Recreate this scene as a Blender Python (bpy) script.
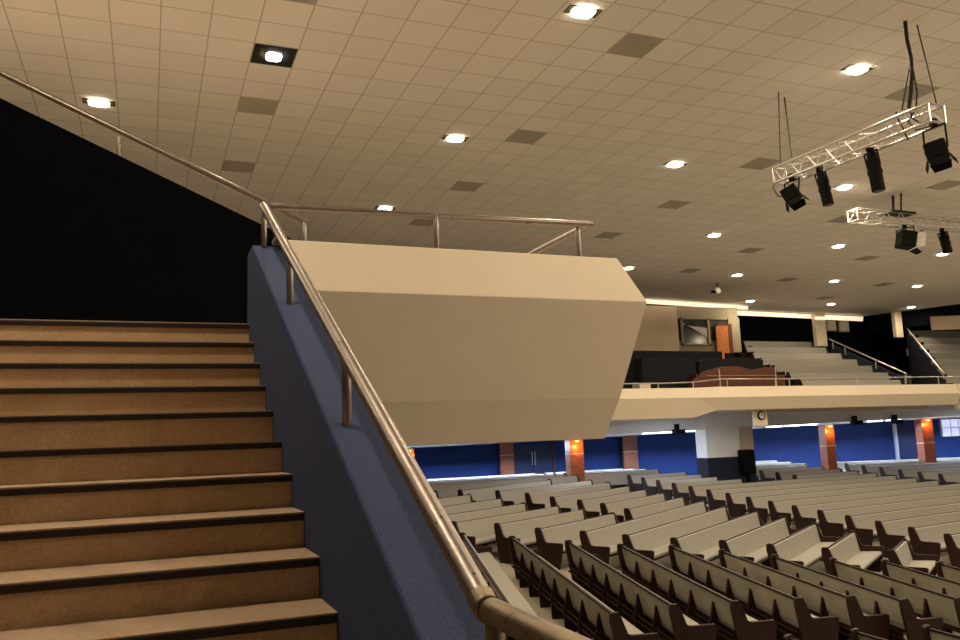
import bpy, bmesh, math, random
from mathutils import Vector, Matrix
random.seed(7)
C = bpy.context.scene.collection
for o in list(bpy.data.objects): bpy.data.objects.remove(o)

# ------------------------------------------------------------------ camera
FPX, YAW, PIT, ROL = 820.0, .386, .145, -.036
fw = Vector((math.sin(YAW)*math.cos(PIT), math.cos(YAW)*math.cos(PIT), math.sin(PIT)))
rt0 = Vector((math.cos(YAW), -math.sin(YAW), 0)); up0 = rt0.cross(fw)
rt = rt0*math.cos(ROL)+up0*math.sin(ROL); up = -rt0*math.sin(ROL)+up0*math.cos(ROL)
cam = bpy.data.cameras.new('camera'); camo = bpy.data.objects.new('camera', cam); C.objects.link(camo)
cam.sensor_width = 36; cam.lens = FPX/960*36; cam.clip_start = .05; cam.clip_end = 400
camo.matrix_world = Matrix(((rt.x, up.x, -fw.x, 0), (rt.y, up.y, -fw.y, 0), (rt.z, up.z, -fw.z, 0), (0, 0, 0, 1)))
bpy.context.scene.camera = camo

# ------------------------------------------------------------------ world, exposure, lights
vs = bpy.context.scene.view_settings
vs.view_transform = 'Standard'; vs.look = 'None'; vs.gamma = 1; vs.use_curve_mapping = False
vs.exposure = -0.2
W = bpy.data.worlds.new('world'); bpy.context.scene.world = W; W.use_nodes = True
W.node_tree.nodes['Background'].inputs[0].default_value = (1.0, .80, .56, 1)
W.node_tree.nodes['Background'].inputs[1].default_value = .05
LAMP_W = 110.0        # each recessed ceiling downlight
WARM = (1.0, .80, .55); COOL = (.62, .76, 1.0)
CEIL = 5.52

def area(name, loc, rot, sx, sy, w, col, parent=None, spread=None):
    l = bpy.data.lights.new(name, 'AREA'); l.shape = 'RECTANGLE'; l.size = sx; l.size_y = sy
    l.energy = w; l.color = col
    if spread: l.spread = spread
    o = bpy.data.objects.new(name, l); C.objects.link(o); o.location = loc; o.rotation_euler = rot
    if parent: o.parent = parent
    return o
for x0, x1, w in ((9, 17.5, 850), (18.5, 27, 780), (28, 36, 650), (37, 45, 650)):   # fluorescent troffers under the far gallery
    area('gallery_underside_fluorescent', ((x0+x1)/2, 31.6, -.34 + ((x0+x1)/2-14)*.017), (math.radians(-14), 0, 0), x1-x0, .35, w, COOL)

# ------------------------------------------------------------------ pixel -> point on a plane of the place
def ray(x, y): return fw*FPX + rt*(x-480) - up*(y-320)
def onz(x, y, z): d = ray(x, y); return d*(z/d.z)
def ony(x, y, Y): d = ray(x, y); return d*(Y/d.y)
def onx(x, y, X): d = ray(x, y); return d*(X/d.x)
PA, PB, PC = -3.083, -.0291, .0737            # raked plane through the pew tops
PEW_H = .87; FLAT = -1.50
def topz(x, y): return min(PA+PB*x+PC*y, FLAT)
def floorz(x, y): return topz(x, y)-PEW_H

# ------------------------------------------------------------------ materials
def mat(name, col, rough=.6, metal=0.0, noise=0, nscale=20, bump=0, bscale=60, spec=None, col2=None):
    m = bpy.data.materials.new(name); m.use_nodes = True; nt = m.node_tree; b = nt.nodes['Principled BSDF']
    b.inputs['Roughness'].default_value = rough; b.inputs['Metallic'].default_value = metal
    if spec is not None: b.inputs['Specular IOR Level'].default_value = spec
    tc = nt.nodes.new('ShaderNodeTexCoord')
    c2 = col2 or tuple(c*(1-noise) for c in col)
    n = nt.nodes.new('ShaderNodeTexNoise'); n.inputs['Scale'].default_value = nscale; n.inputs['Detail'].default_value = 5
    nt.links.new(tc.outputs['Object'], n.inputs['Vector'])
    r = nt.nodes.new('ShaderNodeValToRGB'); r.color_ramp.elements[0].position = .3; r.color_ramp.elements[1].position = .7
    r.color_ramp.elements[0].color = (*c2, 1); r.color_ramp.elements[1].color = (*col, 1)
    nt.links.new(n.outputs['Fac'], r.inputs['Fac']); nt.links.new(r.outputs['Color'], b.inputs['Base Color'])
    if bump:
        n2 = nt.nodes.new('ShaderNodeTexNoise'); n2.inputs['Scale'].default_value = bscale; n2.inputs['Detail'].default_value = 3
        nt.links.new(tc.outputs['Object'], n2.inputs['Vector'])
        bp = nt.nodes.new('ShaderNodeBump'); bp.inputs['Strength'].default_value = bump; bp.inputs['Distance'].default_value = .01
        nt.links.new(n2.outputs['Fac'], bp.inputs['Height']); nt.links.new(bp.outputs['Normal'], b.inputs['Normal'])
    return m
def rail_mat(name, col, chip, rough):
    m = mat(name, col, rough, 1.0, noise=.18, nscale=7, bump=.12, bscale=35); nt = m.node_tree; b = nt.nodes['Principled BSDF']
    src = b.inputs['Base Color'].links[0].from_socket
    tc = nt.nodes.new('ShaderNodeTexCoord'); n = nt.nodes.new('ShaderNodeTexNoise'); n.inputs['Scale'].default_value = 26; n.inputs['Detail'].default_value = 2
    nt.links.new(tc.outputs['Object'], n.inputs['Vector'])
    r = nt.nodes.new('ShaderNodeValToRGB'); r.color_ramp.elements[0].position = .70; r.color_ramp.elements[1].position = .72
    nt.links.new(n.outputs['Fac'], r.inputs['Fac'])
    mx = nt.nodes.new('ShaderNodeMix'); mx.data_type = 'RGBA'; mx.inputs[7].default_value = (*chip, 1)
    nt.links.new(r.outputs['Color'], mx.inputs[0]); nt.links.new(src, mx.inputs[6]); nt.links.new(mx.outputs[2], b.inputs['Base Color'])
    n3 = nt.nodes.new('ShaderNodeTexNoise'); n3.inputs['Scale'].default_value = 12; nt.links.new(tc.outputs['Object'], n3.inputs['Vector'])
    mr = nt.nodes.new('ShaderNodeMapRange'); mr.inputs[3].default_value = rough-.1; mr.inputs[4].default_value = rough+.22
    nt.links.new(n3.outputs['Fac'], mr.inputs[0]); nt.links.new(mr.outputs[0], b.inputs['Roughness'])
    return m
def emis(name, col, s):
    m = bpy.data.materials.new(name); m.use_nodes = True; nt = m.node_tree
    b = nt.nodes['Principled BSDF']; b.inputs['Base Color'].default_value = (*col, 1)
    b.inputs['Emission Color'].default_value = (*col, 1); b.inputs['Emission Strength'].default_value = s
    return m
M = {}
M['cream'] = mat('cream_paint', (.80, .70, .54), .55, noise=.04, nscale=3, bump=.05, bscale=40)
M['white_paint'] = mat('white_paint', (.90, .89, .86), .6, noise=.05, nscale=4)
M['grey_paint'] = mat('grey_soffit_paint', (.80, .80, .80), .7, noise=.05, nscale=3)
M['navy_wall'] = mat('dark_navy_wall', (.003, .0035, .006), .95, spec=.05, noise=.2, nscale=5)
M['vom_blue'] = mat('dark_blue_carpet', (.010, .015, .035), .95, noise=.3, nscale=60)
M['blue_carpet'] = mat('blue_carpet', (.085, .115, .235), .97, noise=.45, nscale=160, bump=.5, bscale=220, spec=.1)
M['blue_wall'] = mat('blue_wall', (.008, .038, .20), .85, noise=.25, nscale=1.2)
M['blue_door'] = mat('blue_door_paint', (.010, .022, .10), .5, noise=.2, nscale=2)
M['pew_vinyl'] = mat('cream_pew_upholstery', (.335, .325, .29), .55, noise=.08, nscale=8, bump=.08, bscale=30)
M['pew_back'] = mat('worn_cream_pew_back', (.37, .34, .265), .6, noise=.28, nscale=2.5, bump=.05, bscale=30)
M['pew_wood'] = mat('dark_mahogany', (.024, .008, .005), .5, noise=.5, nscale=14, spec=.3)
M['floor'] = mat('tan_carpet', (.74, .66, .56), .95, noise=.25, nscale=30, bump=.2, bscale=120, spec=.1)
M['riser'] = mat('tan_stair_carpet', (.66, .48, .30), .95, noise=.22, nscale=70, bump=.5, bscale=180, spec=.1, col2=(.52, .36, .21))
M['nosing'] = mat('dark_rubber_nosing', (.018, .009, .006), .5, noise=.3, nscale=30)
M['tread'] = mat('tan_stair_tread', (.55, .40, .28), .9, noise=.2, nscale=60, spec=.1)
M['metal'] = rail_mat('worn_steel_rail', (.34, .30, .28), (.05, .03, .03), .36)
M['brass'] = rail_mat('tarnished_brass_rail', (.26, .21, .14), (.06, .045, .03), .4)
M['chrome'] = mat('truss_aluminium', (.62, .60, .57), .35, .75, noise=.1, nscale=20)
M['black'] = mat('black_lamp_housing', (.004, .004, .004), .6, spec=.12, noise=.3, nscale=20)
M['cable'] = mat('black_cable', (.02, .017, .015), .7)
M['brick'] = mat('column_brick', (.30, .095, .04), .6, noise=.3, nscale=14)
M['grille'] = mat('grey_air_grille', (.50, .46, .40), .8, noise=.1, nscale=8)
M['void'] = mat('open_ceiling_void', (.012, .010, .009), .9)
M['trimdark'] = mat('lamp_trim_bronze', (.16, .12, .08), .4, .6)
M['panel'] = mat('beige_wall_panel', (.58, .46, .34), .75, noise=.06, nscale=2)
M['taupe'] = mat('taupe_booth_cladding', (.035, .028, .02), .8, noise=.15, nscale=4)
M['olive'] = mat('olive_booth_panel', (.30, .26, .18), .7, noise=.1, nscale=3)
M['glass_dark'] = mat('booth_window_glass', (.03, .04, .035), .12, noise=.3, nscale=1.5)
M['orange_wood'] = mat('orange_varnished_wood', (.62, .20, .04), .4, noise=.35, nscale=8)
M['redwood'] = mat('red_brown_desk_wood', (.12, .026, .012), .45, noise=.4, nscale=6)
M['drape'] = mat('black_drape', (.005, .006, .009), .95, noise=.3, nscale=4)
M['paper'] = mat('pale_notice_board', (.52, .46, .36), .8, noise=.2, nscale=6)
M['pipe'] = mat('grey_pipe_paint', (.35, .42, .52), .5)
M['white_frame'] = mat('white_window_frame', (.7, .72, .75), .5)
M['lens'] = emis('warm_lamp_lens', (1.0, .88, .66), 22)
M['lens_pink'] = emis('pinkish_lamp_lens', (1.0, .86, .78), 22)
M['lens_cool'] = emis('cool_lamp_lens', (.85, .92, 1.0), 9)
M['cove'] = emis('cove_light_strip', (1.0, .84, .62), .95)
M['amber'] = emis('amber_lamp_lens', (1.0, .45, .08), 12)
M['sky_pane'] = emis('daylit_window_pane', (.62, .66, 1.0), .95)
M['clock_face'] = mat('clock_face', (.75, .72, .66), .5)

def tile_mat():                       # suspended ceiling: 0.60 x 0.62 m tiles with darker T-bars
    m = bpy.data.materials.new('suspended_ceiling_tiles'); m.use_nodes = True; nt = m.node_tree; b = nt.nodes['Principled BSDF']
    b.inputs['Roughness'].default_value = .85; b.inputs['Specular IOR Level'].default_value = .2
    tc = nt.nodes.new('ShaderNodeTexCoord'); sp = nt.nodes.new('ShaderNodeSeparateXYZ'); nt.links.new(tc.outputs['Object'], sp.inputs[0])
    def mth(op, a, bb=None, c=None):
        n = nt.nodes.new('ShaderNodeMath'); n.operation = op
        for i, v in enumerate((a, bb, c)):
            if v is None: continue
            if isinstance(v, (int, float)): n.inputs[i].default_value = v
            else: nt.links.new(v, n.inputs[i])
        return n.outputs[0]
    ds = []; fl = []
    for ax, o, s in ((0, GX0, GSX), (1, GY0, GSY)):
        t = mth('DIVIDE', mth('SUBTRACT', sp.outputs[ax], o-400*s), s)
        f = mth('FRACT', t); fl.append(mth('FLOOR', t))
        ds.append(mth('MULTIPLY', mth('MINIMUM', f, mth('SUBTRACT', 1.0, f)), s))
    d = mth('MINIMUM', ds[0], ds[1])
    line = mth('LESS_THAN', d, .0085)
    wn = nt.nodes.new('ShaderNodeTexWhiteNoise'); wn.noise_dimensions = '2D'
    cb = nt.nodes.new('ShaderNodeCombineXYZ'); nt.links.new(fl[0], cb.inputs[0]); nt.links.new(fl[1], cb.inputs[1]); nt.links.new(cb.outputs[0], wn.inputs['Vector'])
    nz = nt.nodes.new('ShaderNodeTexNoise'); nz.inputs['Scale'].default_value = 90; nt.links.new(tc.outputs['Object'], nz.inputs['Vector'])
    v = mth('ADD', mth('MULTIPLY', wn.outputs['Value'], .06), mth('ADD', mth('MULTIPLY', nz.outputs['Fac'], .10), .88))
    mx = nt.nodes.new('ShaderNodeMix'); mx.data_type = 'RGBA'; mx.inputs[6].default_value = (.90, .86, .80, 1); mx.inputs[7].default_value = (.56, .51, .43, 1)
    nt.links.new(line, mx.inputs[0])
    vm = nt.nodes.new('ShaderNodeVectorMath'); vm.operation = 'SCALE'; nt.links.new(mx.outputs[2], vm.inputs[0]); nt.links.new(v, vm.inputs[3])
    nt.links.new(vm.outputs[0], b.inputs['Base Color'])
    return m
GX0, GY0, GSX, GSY = -2.376, 10.326, .6035, .619
M['tiles'] = tile_mat()

def brick_mat():
    m = bpy.data.materials.new('polished_brick_cladding'); m.use_nodes = True; nt = m.node_tree; b = nt.nodes['Principled BSDF']
    b.inputs['Roughness'].default_value = .35
    tc = nt.nodes.new('ShaderNodeTexCoord'); mp = nt.nodes.new('ShaderNodeMapping'); mp.inputs['Rotation'].default_value = (math.pi/2, 0, 0)
    br = nt.nodes.new('ShaderNodeTexBrick'); br.inputs['Scale'].default_value = 3; br.inputs['Mortar Size'].default_value = .012
    br.inputs['Color1'].default_value = (.30, .085, .035, 1); br.inputs['Color2'].default_value = (.20, .055, .025, 1); br.inputs['Mortar'].default_value = (.42, .26, .2, 1)
    nt.links.new(tc.outputs['Object'], mp.inputs[0]); nt.links.new(mp.outputs[0], br.inputs['Vector']); nt.links.new(br.outputs['Color'], b.inputs['Base Color'])
    return m
M['brick'] = brick_mat()

# ------------------------------------------------------------------ mesh helpers
def build(name, bm, m, parent=None, bevel=0, smooth=False, loc=None):
    me = bpy.data.meshes.new(name)
    bmesh.ops.recalc_face_normals(bm, faces=bm.faces)
    bm.to_mesh(me); bm.free(); me.materials.append(m)
    if smooth:
        for p in me.polygons: p.use_smooth = True
    o = bpy.data.objects.new(name, me); C.objects.link(o)
    if parent: o.parent = parent
    if loc: o.location = loc
    if bevel:
        b = o.modifiers.new('bevel', 'BEVEL'); b.width = bevel; b.segments = 2; b.limit_method = 'ANGLE'
    if smooth:
        try:
            o.modifiers.new('wn', 'WEIGHTED_NORMAL')
        except Exception: pass
    return o
def tag(o, label=None, cat=None, group=None, kind=None):
    if label: o['label'] = label
    if cat: o['category'] = cat
    if group: o['group'] = group
    if kind: o['kind'] = kind
    return o
def empty(name, loc, label=None, cat=None, group=None):
    o = bpy.data.objects.new(name, None); C.objects.link(o); o.location = loc; o.empty_display_size = .2
    return tag(o, label, cat, group)
def struct(name, bm, m, **k): return tag(build(name, bm, m, **k), kind='structure')
def box(bm, x0, x1, y0, y1, z0, z1, mtx=None):
    v = [Vector((x, y, z)) for x in (x0, x1) for y in (y0, y1) for z in (z0, z1)]
    if mtx: v = [mtx @ p for p in v]
    b = [bm.verts.new(p) for p in v]
    for f in ((0, 1, 3, 2), (4, 6, 7, 5), (0, 4, 5, 1), (2, 3, 7, 6), (0, 2, 6, 4), (1, 5, 7, 3)): bm.faces.new([b[i] for i in f])
    return bm
def BX(*a, **k): return box(bmesh.new(), *a, **k)
def prism(bm, poly, t0, t1, fn):         # poly in 2D, extruded between t0 and t1; fn(a,b,t)->Vector
    A = [bm.verts.new(fn(a, b, t0)) for a, b in poly]; B = [bm.verts.new(fn(a, b, t1)) for a, b in poly]
    n = len(poly); bm.faces.new(A); bm.faces.new(B[::-1])
    for i in range(n): bm.faces.new((A[i], B[i], B[(i+1) % n], A[(i+1) % n]))
    return bm
def tube(bm, pts, r, seg=12, caps=True):
    pts = [Vector(p) for p in pts]; rings = []
    n = len(pts); nrm = None
    for i, p in enumerate(pts):
        d0 = (pts[i]-pts[i-1]).normalized() if i else None
        d1 = (pts[i+1]-pts[i]).normalized() if i < n-1 else None
        t = (d0+d1).normalized() if d0 and d1 else (d1 or d0)
        ref = d1 or d0
        if nrm is None:
            nrm = Vector((0, 0, 1)) if abs(ref.z) < .9 else Vector((1, 0, 0))
        dd = d0 or d1
        a = (nrm - dd*nrm.dot(dd)).normalized(); b = dd.cross(a)
        ring = []
        for k in range(seg):
            an = 2*math.pi*k/seg; o = (a*math.cos(an)+b*math.sin(an))*r
            if d0 and d1:
                o = o - dd*(o.dot(t)/max(.3, dd.dot(t)))     # mitre: slide onto the bisecting plane
            ring.append(bm.verts.new(p+o))
        rings.append(ring)
        if d0 and d1: 
            nrm = (a - d1*a.dot(d1)).normalized()
    for R0, R1 in zip(rings, rings[1:]):
        # match closest start to avoid twist
        best = min(range(seg), key=lambda s: sum((R0[k].co-R1[(k+s) % seg].co).length for k in range(0, seg, 3)))
        for k in range(seg): bm.faces.new((R0[k], R0[(k+1) % seg], R1[(k+1+best) % seg], R1[(k+best) % seg]))
    if caps: bm.faces.new(rings[0][::-1]); bm.faces.new(rings[-1])
    return bm
def TB(pts, r, seg=12): return tube(bmesh.new(), pts, r, seg)
def quadslab(bm, P, n):                   # four points extruded by vector n
    n = Vector(n); A = [bm.verts.new(Vector(p)) for p in P]; B = [bm.verts.new(Vector(p)+n) for p in P]
    k = len(P); bm.faces.new(A); bm.faces.new(B[::-1])
    for i in range(k): bm.faces.new((A[i], B[i], B[(i+1) % k], A[(i+1) % k]))
    return bm

# ================================================================== SETTING
# main floor: raked, then level under the far gallery
bm = bmesh.new(); gx = [-6+2*i for i in range(32)]; gy = [-10.5+1.5*i for i in range(32)]
grid = [[bm.verts.new((x, y, floorz(x, y))) for y in gy] for x in gx]
for i in range(len(gx)-1):
    for j in range(len(gy)-1): bm.faces.new((grid[i][j], grid[i+1][j], grid[i+1][j+1], grid[i][j+1]))
bmesh.ops.solidify(bm, geom=list(bm.faces), thickness=.1)
struct('floor', bm, M['floor'])
# ceiling
cpts = [(-9, -7), (52, -7), (44, 20), (35.34, 26.9), (33.7, 30.9), (25.2, 30.4), (24.9, 29.2), (-9, 28.0)]
bm = bmesh.new(); prism(bm, cpts, CEIL, CEIL+.15, lambda a, b, t: Vector((a, b, t)))
struct('ceiling', bm, M['tiles'])
# tall dark back wall of the far gallery and its dark return
struct('wall_gallery_back', BX(24.0, 46, 31.6, 31.8, 2.6, 5.9), M['navy_wall'])
bm = bmesh.new(); prism(bm, [(33.7, 30.9), (35.34, 26.9), (38.5, 22.5), (38.7, 22.6), (35.54, 27.0), (33.9, 31.0)], 4.72, CEIL-.002, lambda a, b, t: Vector((a, b, t)))
struct('wall_gallery_bulkhead', bm, M['navy_wall'])
# cove light recesses on the ceiling edge
struct('trim_1', quadslab(bmesh.new(), [(17.5, 28.3, 5.51), (24.9, 29.2, 5.51), (24.9, 29.25, 5.36), (17.5, 28.35, 5.36)], (0, .08, 0)), M['cove'])
struct('trim_2', quadslab(bmesh.new(), [(25.2, 30.38, 5.5), (30.1, 30.75, 5.5), (30.1, 30.8, 5.31), (25.2, 30.43, 5.31)], (0, .08, 0)), M['cove'])
struct('trim_3', quadslab(bmesh.new(), [(30.5, 30.75, 5.5), (33.6, 30.95, 5.5), (33.6, 31.0, 5.28), (30.5, 30.8, 5.28)], (0, .08, 0)), M['cove'])
area('cove_strip_light', (21, 28.4, 5.30), (math.radians(100), 0, math.radians(7)), 7, .1, 8, WARM)
area('cove_strip_light', (29, 30.3, 5.25), (math.radians(100), 0, 0), 8, .1, 10, WARM)
# blue wall under the gallery
def zt(x): return -.2+(x-14)*.017
bm = bmesh.new(); quadslab(bm, [(6, 34, -2.5), (48, 34, -3.6), (48, 34, zt(48)+.1), (6, 34, zt(6)+.1)], (0, .2, 0))
struct('wall_back', bm, M['blue_wall'])
# soffit under the gallery: level front part, beam, lower back part
bm = bmesh.new(); quadslab(bm, [(2, 24.2, .58), (18, 24.2, .58), (18, 28.05, .50), (2, 28.05, .50)], (0, 0, .12)); struct('trim_4', bm, M['grey_paint'])
bm = bmesh.new(); quadslab(bm, [(18, 24.2, .76), (48, 24.2, .80), (48, 28.05, .80), (18, 28.05, .74)], (0, 0, .1)); struct('trim_5', bm, M['grey_paint'])
bm = bmesh.new(); quadslab(bm, [(2, 28, -.22), (48, 28, .52), (48, 28, .9), (2, 28, .85)], (0, .35, 0)); struct('trim_6', bm, M['grey_paint'])
bm = bmesh.new(); quadslab(bm, [(2, 28.35, -.18), (48, 28.35, .52), (48, 34, zt(48)), (2, 34, zt(2))], (0, 0, .12)); struct('trim_7', bm, M['white_paint'])
# upper gallery deck
struct('floor_gallery', BX(2, 48, 24.2, 31.7, .92, 1.02), M['vom_blue'])

# gallery parapet, three runs along X
def parapet(x0, x1, zb, cat_lab, ztop=1.54):
    prof = [(24.0, ztop), (24.25, ztop), (24.25, zb), (24.07, zb), (23.86, 1.19)]
    bm = prism(bmesh.new(), prof, x0, x1, lambda a, b, t: Vector((t, a, b)))
    return tag(build('gallery_parapet', bm, M['cream']), cat_lab, 'parapet', 'cream parapets of the far gallery')
parapet(3, 17.75, .50, 'cream far gallery parapet running behind the near overhanging balcony')
parapet(18.75, 30.75, .74, 'long cream far gallery parapet above the clock', 1.57)
parapet(30.8, 47, .55, 'cream far gallery parapet at the right edge of the photo', 1.58)
bm = bmesh.new()
P0 = [(17.75, 24.0, 1.54), (17.75, 23.86, 1.19), (17.75, 24.07, .50), (17.75, 24.25, .5), (17.75, 24.25, 1.54)]
P1 = [(18.75, 24.0, 1.57), (18.75, 23.86, 1.19), (18.75, 24.07, .74), (18.75, 24.25, .74), (18.75, 24.25, 1.57)]
A = [bm.verts.new(p) for p in P0]; B = [bm.verts.new(p) for p in P1]
bm.faces.new(A); bm.faces.new(B[::-1])
for i in range(5): bm.faces.new((A[i], B[i], B[(i+1) % 5], A[(i+1) % 5]))
tag(build('gallery_parapet', bm, M['cream']), 'short tapering cream parapet piece left of the big white column', 'parapet', 'cream parapets of the far gallery')

# big white column with blue base
colr = empty('column', (22.3, 28.5, floorz(22, 28)), 'wide white column with dark blue base below the far gallery', 'column')
xL, xR = ony(707, 450, 27.85).x, ony(754, 450, 27.85).x
zc = ony(728, 457, 27.85).z
def child(name, bm, m, par, **k):
    o = build(name, bm, m, **k); o.parent = par; o.matrix_parent_inverse = Matrix.Translation(-par.location); return o
child('shaft', BX(xL, xR, 27.85, 28.55, zc, .80), M['white_paint'], colr)
child('base', BX(xL-.02, xR+.02, 27.83, 28.57, floorz(22, 28)-.03, zc), M['vom_blue'], colr)
child('warm_lit_face', BX(ony(740, 440, 27.8).x, ony(753, 440, 27.8).x, 27.8, 27.85, zc+.02, ony(745, 427, 27.8).z), M['panel'], colr)  # beige slab: warm light on the column's right part put into the colour
def sub(name, bm, m, part, **k):          # a sub-part: its part carries no offset of its own
    o = build(name, bm, m, **k); o.parent = part; return o
# clock on its board
CY = 24.45; q0 = ony(754.5, 426, CY); q1 = ony(766.5, 408, CY)
ck = empty('wall_clock', (q0.x, CY, q0.z), 'round wall clock with dark rim on a cream board hanging below the gallery', 'clock')
child('board', BX(q0.x, q1.x, CY, CY+.08, q0.z, .765), M['cream'], ck)
cc = ony(760.7, 415.5, CY)
def disc(bm, c, r, y0, y1, seg=24, r2=None):
    prism(bm, [(r*math.cos(2*math.pi*k/seg), r*math.sin(2*math.pi*k/seg)) for k in range(seg)], y0, y1, lambda a, b, t: Vector((c.x+a, t, c.z+b))); return bm
child('rim', disc(bmesh.new(), cc, .165, CY-.05, CY), M['black'], ck)
cf = child('clock_face', disc(bmesh.new(), cc, .115, CY-.065, CY-.05), M['clock_face'], ck)
sub('hand', BX(cc.x-.009, cc.x+.009, CY-.075, CY-.065, cc.z, cc.z+.085), M['black'], cf)
sub('hand', BX(cc.x, cc.x+.06, CY-.075, CY-.065, cc.z-.009, cc.z+.009), M['black'], cf)

# brick columns
def brick_col(px0, px1, Y, lab, split=None, lit=False, pyt=440, depth=.42):
    a = ony(px0, 450, Y); b = ony(px1, 450, Y); fz = floorz(a.x, Y)-.03
    top = (.9 if Y < 28 else min(zt(a.x)+.06, 9)) 
    if 28 <= Y < 28.5: top = .0
    c = empty('brick_column', ((a.x+b.x)/2, Y, fz), lab, 'column', 'brick columns under the far gallery')
    child('shaft', BX(a.x, b.x, Y, Y+depth, fz, top), M['brick'], c)
    zb = ony(px0, (pyt+468)/2, Y).z
    child('band', BX(a.x-.01, b.x+.01, Y-.01, Y+depth, zb-.02, zb+.02), M['panel'], c)
    if lit:
        child('sconce', BX((a.x+b.x)/2-.05, (a.x+b.x)/2+.05, Y-.12, Y-.02, top-.10, top-.05), M['amber'], c)
        l = bpy.data.lights.new('sconce_light', 'POINT'); l.energy = 30; l.color = (1, .38, .06); l.shadow_soft_size = .05
        o = bpy.data.objects.new('sconce_light', l); C.objects.link(o); o.location = ((a.x+b.x)/2, Y-.25, top-.3)
    return c
brick_col(403, 414, 29.2, 'lit brick column half hidden by the near steel handrail', lit=True, pyt=443)
brick_col(500, 513.5, 33.6, 'unlit brick column left of the dark blue double door', pyt=443, depth=.12)
brick_col(570, 583.5, 29.2, 'lit brick column just right of the double door, standing among pews', lit=True, pyt=440)
brick_col(623.5, 637.5, 33.6, 'unlit brick column left of the wide white column', pyt=436, depth=.12)
brick_col(827, 836, 29.4, 'lit brick column right of the clock, with a pale side', lit=True, pyt=424)
brick_col(924.5, 935.5, 31.0, 'lit brick column beside the grey pipe at the far right', lit=True, pyt=418)
# double door in the blue wall
def rectY(x0, y0, x1, y1, Y): a = ony(x0, y1, Y); b = ony(x1, y0, Y); return a.x, b.x, a.z, b.z
x0, x1, z0, z1 = rectY(514, 445, 552, 474, 33.95)
d = empty('door_1', (x0, 33.95, z0)); d['kind'] = 'structure'
xm = (x0+x1)/2
child('door_leaf', BX(x0, xm-.01, 33.93, 34.0, z0-.8, z1), M['blue_door'], d)
dl2 = child('door_leaf', BX(xm+.01, x1, 33.93, 34.0, z0-.8, z1), M['blue_door'], d)
for s in (-.08, .06): sub('door_handle', BX(xm+s, xm+s+.03, 33.88, 33.93, z0+.35, z0+.95), M['chrome'], dl2)
child('door_frame', BX(x1, x1+.1, 33.9, 34.0, z0-.8, z1+.05), M['redwood'], d)
x0, x1, z0, z1 = rectY(897, 424, 914, 458, 33.9)
d = empty('door_2', (x0, 33.9, z0)); d['kind'] = 'structure'
child('door_leaf', BX(x0, x1, 33.88, 34.0, z0-.8, z1), M['blue_door'], d)
# window at the far right
x0, x1, z0, z1 = rectY(943, 419, 966, 436, 33.9)
d = empty('window_1', (x0, 33.9, z0)); d['kind'] = 'structure'
child('window_pane', BX(x0, x1, 33.93, 34.0, z0, z1), M['sky_pane'], d)
bm = BX(x0-.05, x0, 33.88, 34, z0-.05, z1+.05); box(bm, x1, x1+.05, 33.88, 34, z0-.05, z1+.05); box(bm, x0, x1, 33.88, 34, z0-.05, z0); box(bm, x0, x1, 33.88, 34, z1, z1+.05)
box(bm, x0, x1, 33.9, 34, (z0+z1)/2-.02, (z0+z1)/2+.02); box(bm, x0+.7, x0+.74, 33.9, 34, z0, z1); box(bm, x0+1.35, x0+1.39, 33.9, 34, z0, z1)
child('window_frame', bm, M['white_frame'], d)
# grey pipe column
a = ony(894, 424, 33.4); b = ony(898, 455, 33.4)
tag(build('pipe_column', TB([(a.x, 33.4, a.z+.1), (a.x, 33.4, floorz(a.x, 33.4)-.02)], .11, 16), M['pipe']), 'slim grey pipe column against the dark blue doorway', 'pipe')

# fluorescent fittings under gallery
for i, (px, py, lab) in enumerate(((645, 430.5, 'glowing fluorescent fitting left of the black speaker near the white column'), (660, 430, 'middle glowing fluorescent fitting left of the white column'), (685, 429, 'glowing fluorescent fitting nearest the white column'),
        (768, 425.5, 'bright fluorescent fitting just right of the clock board'), (786, 424.5, 'glowing fluorescent fitting between clock and brick column'), (803, 424, 'glowing fluorescent fitting left of the lit brick column'),
        (868, 421, 'glowing fluorescent fitting left of the black wall speakers'), (887, 420.5, 'glowing fluorescent fitting above the grey pipe column'))):
    x = ony(px, py, 31.0).x; z = -.18+(x-2)*.0152
    e = empty('fluorescent_fitting', (x, 30.6, z), lab, 'ceiling light', 'fluorescent fittings under the far gallery')
    child('housing', BX(x-.32, x+.32, 30.35, 30.85, z-.05, z+.06), M['white_frame'], e)
    child('diffuser', BX(x-.28, x+.28, 30.38, 30.82, z-.10, z-.05), M['lens_cool'], e)
for x, lab in ((14.5, 'added flush fill light under the front of the gallery, leftmost'), (19.2, 'added flush fill light under the gallery front left of the white column'), (24.6, 'added flush fill light under the gallery front right of the clock'), (30, 'added flush fill light under the gallery front by the lit brick column'), (36, 'added flush fill light under the gallery front near the right edge')):
    z = .55 if x < 18 else .755  # invented fittings, added to brighten the white column and the soffit
    e = empty('added_soffit_light', (x, 25.6, z), lab, 'ceiling light', 'added fill lights under the far gallery')
    child('trim', BX(x-.16, x+.16, 25.44, 25.76, z-.03, z+.02), M['white_frame'], e); child('lens', BX(x-.11, x+.11, 25.49, 25.71, z-.035, z-.028), M['lens_cool'], e)
    area('soffit_fill_light', (x, 25.6, z-.05), (0, 0, 0), .25, .25, 75, (.9, .92, 1.0))
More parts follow.
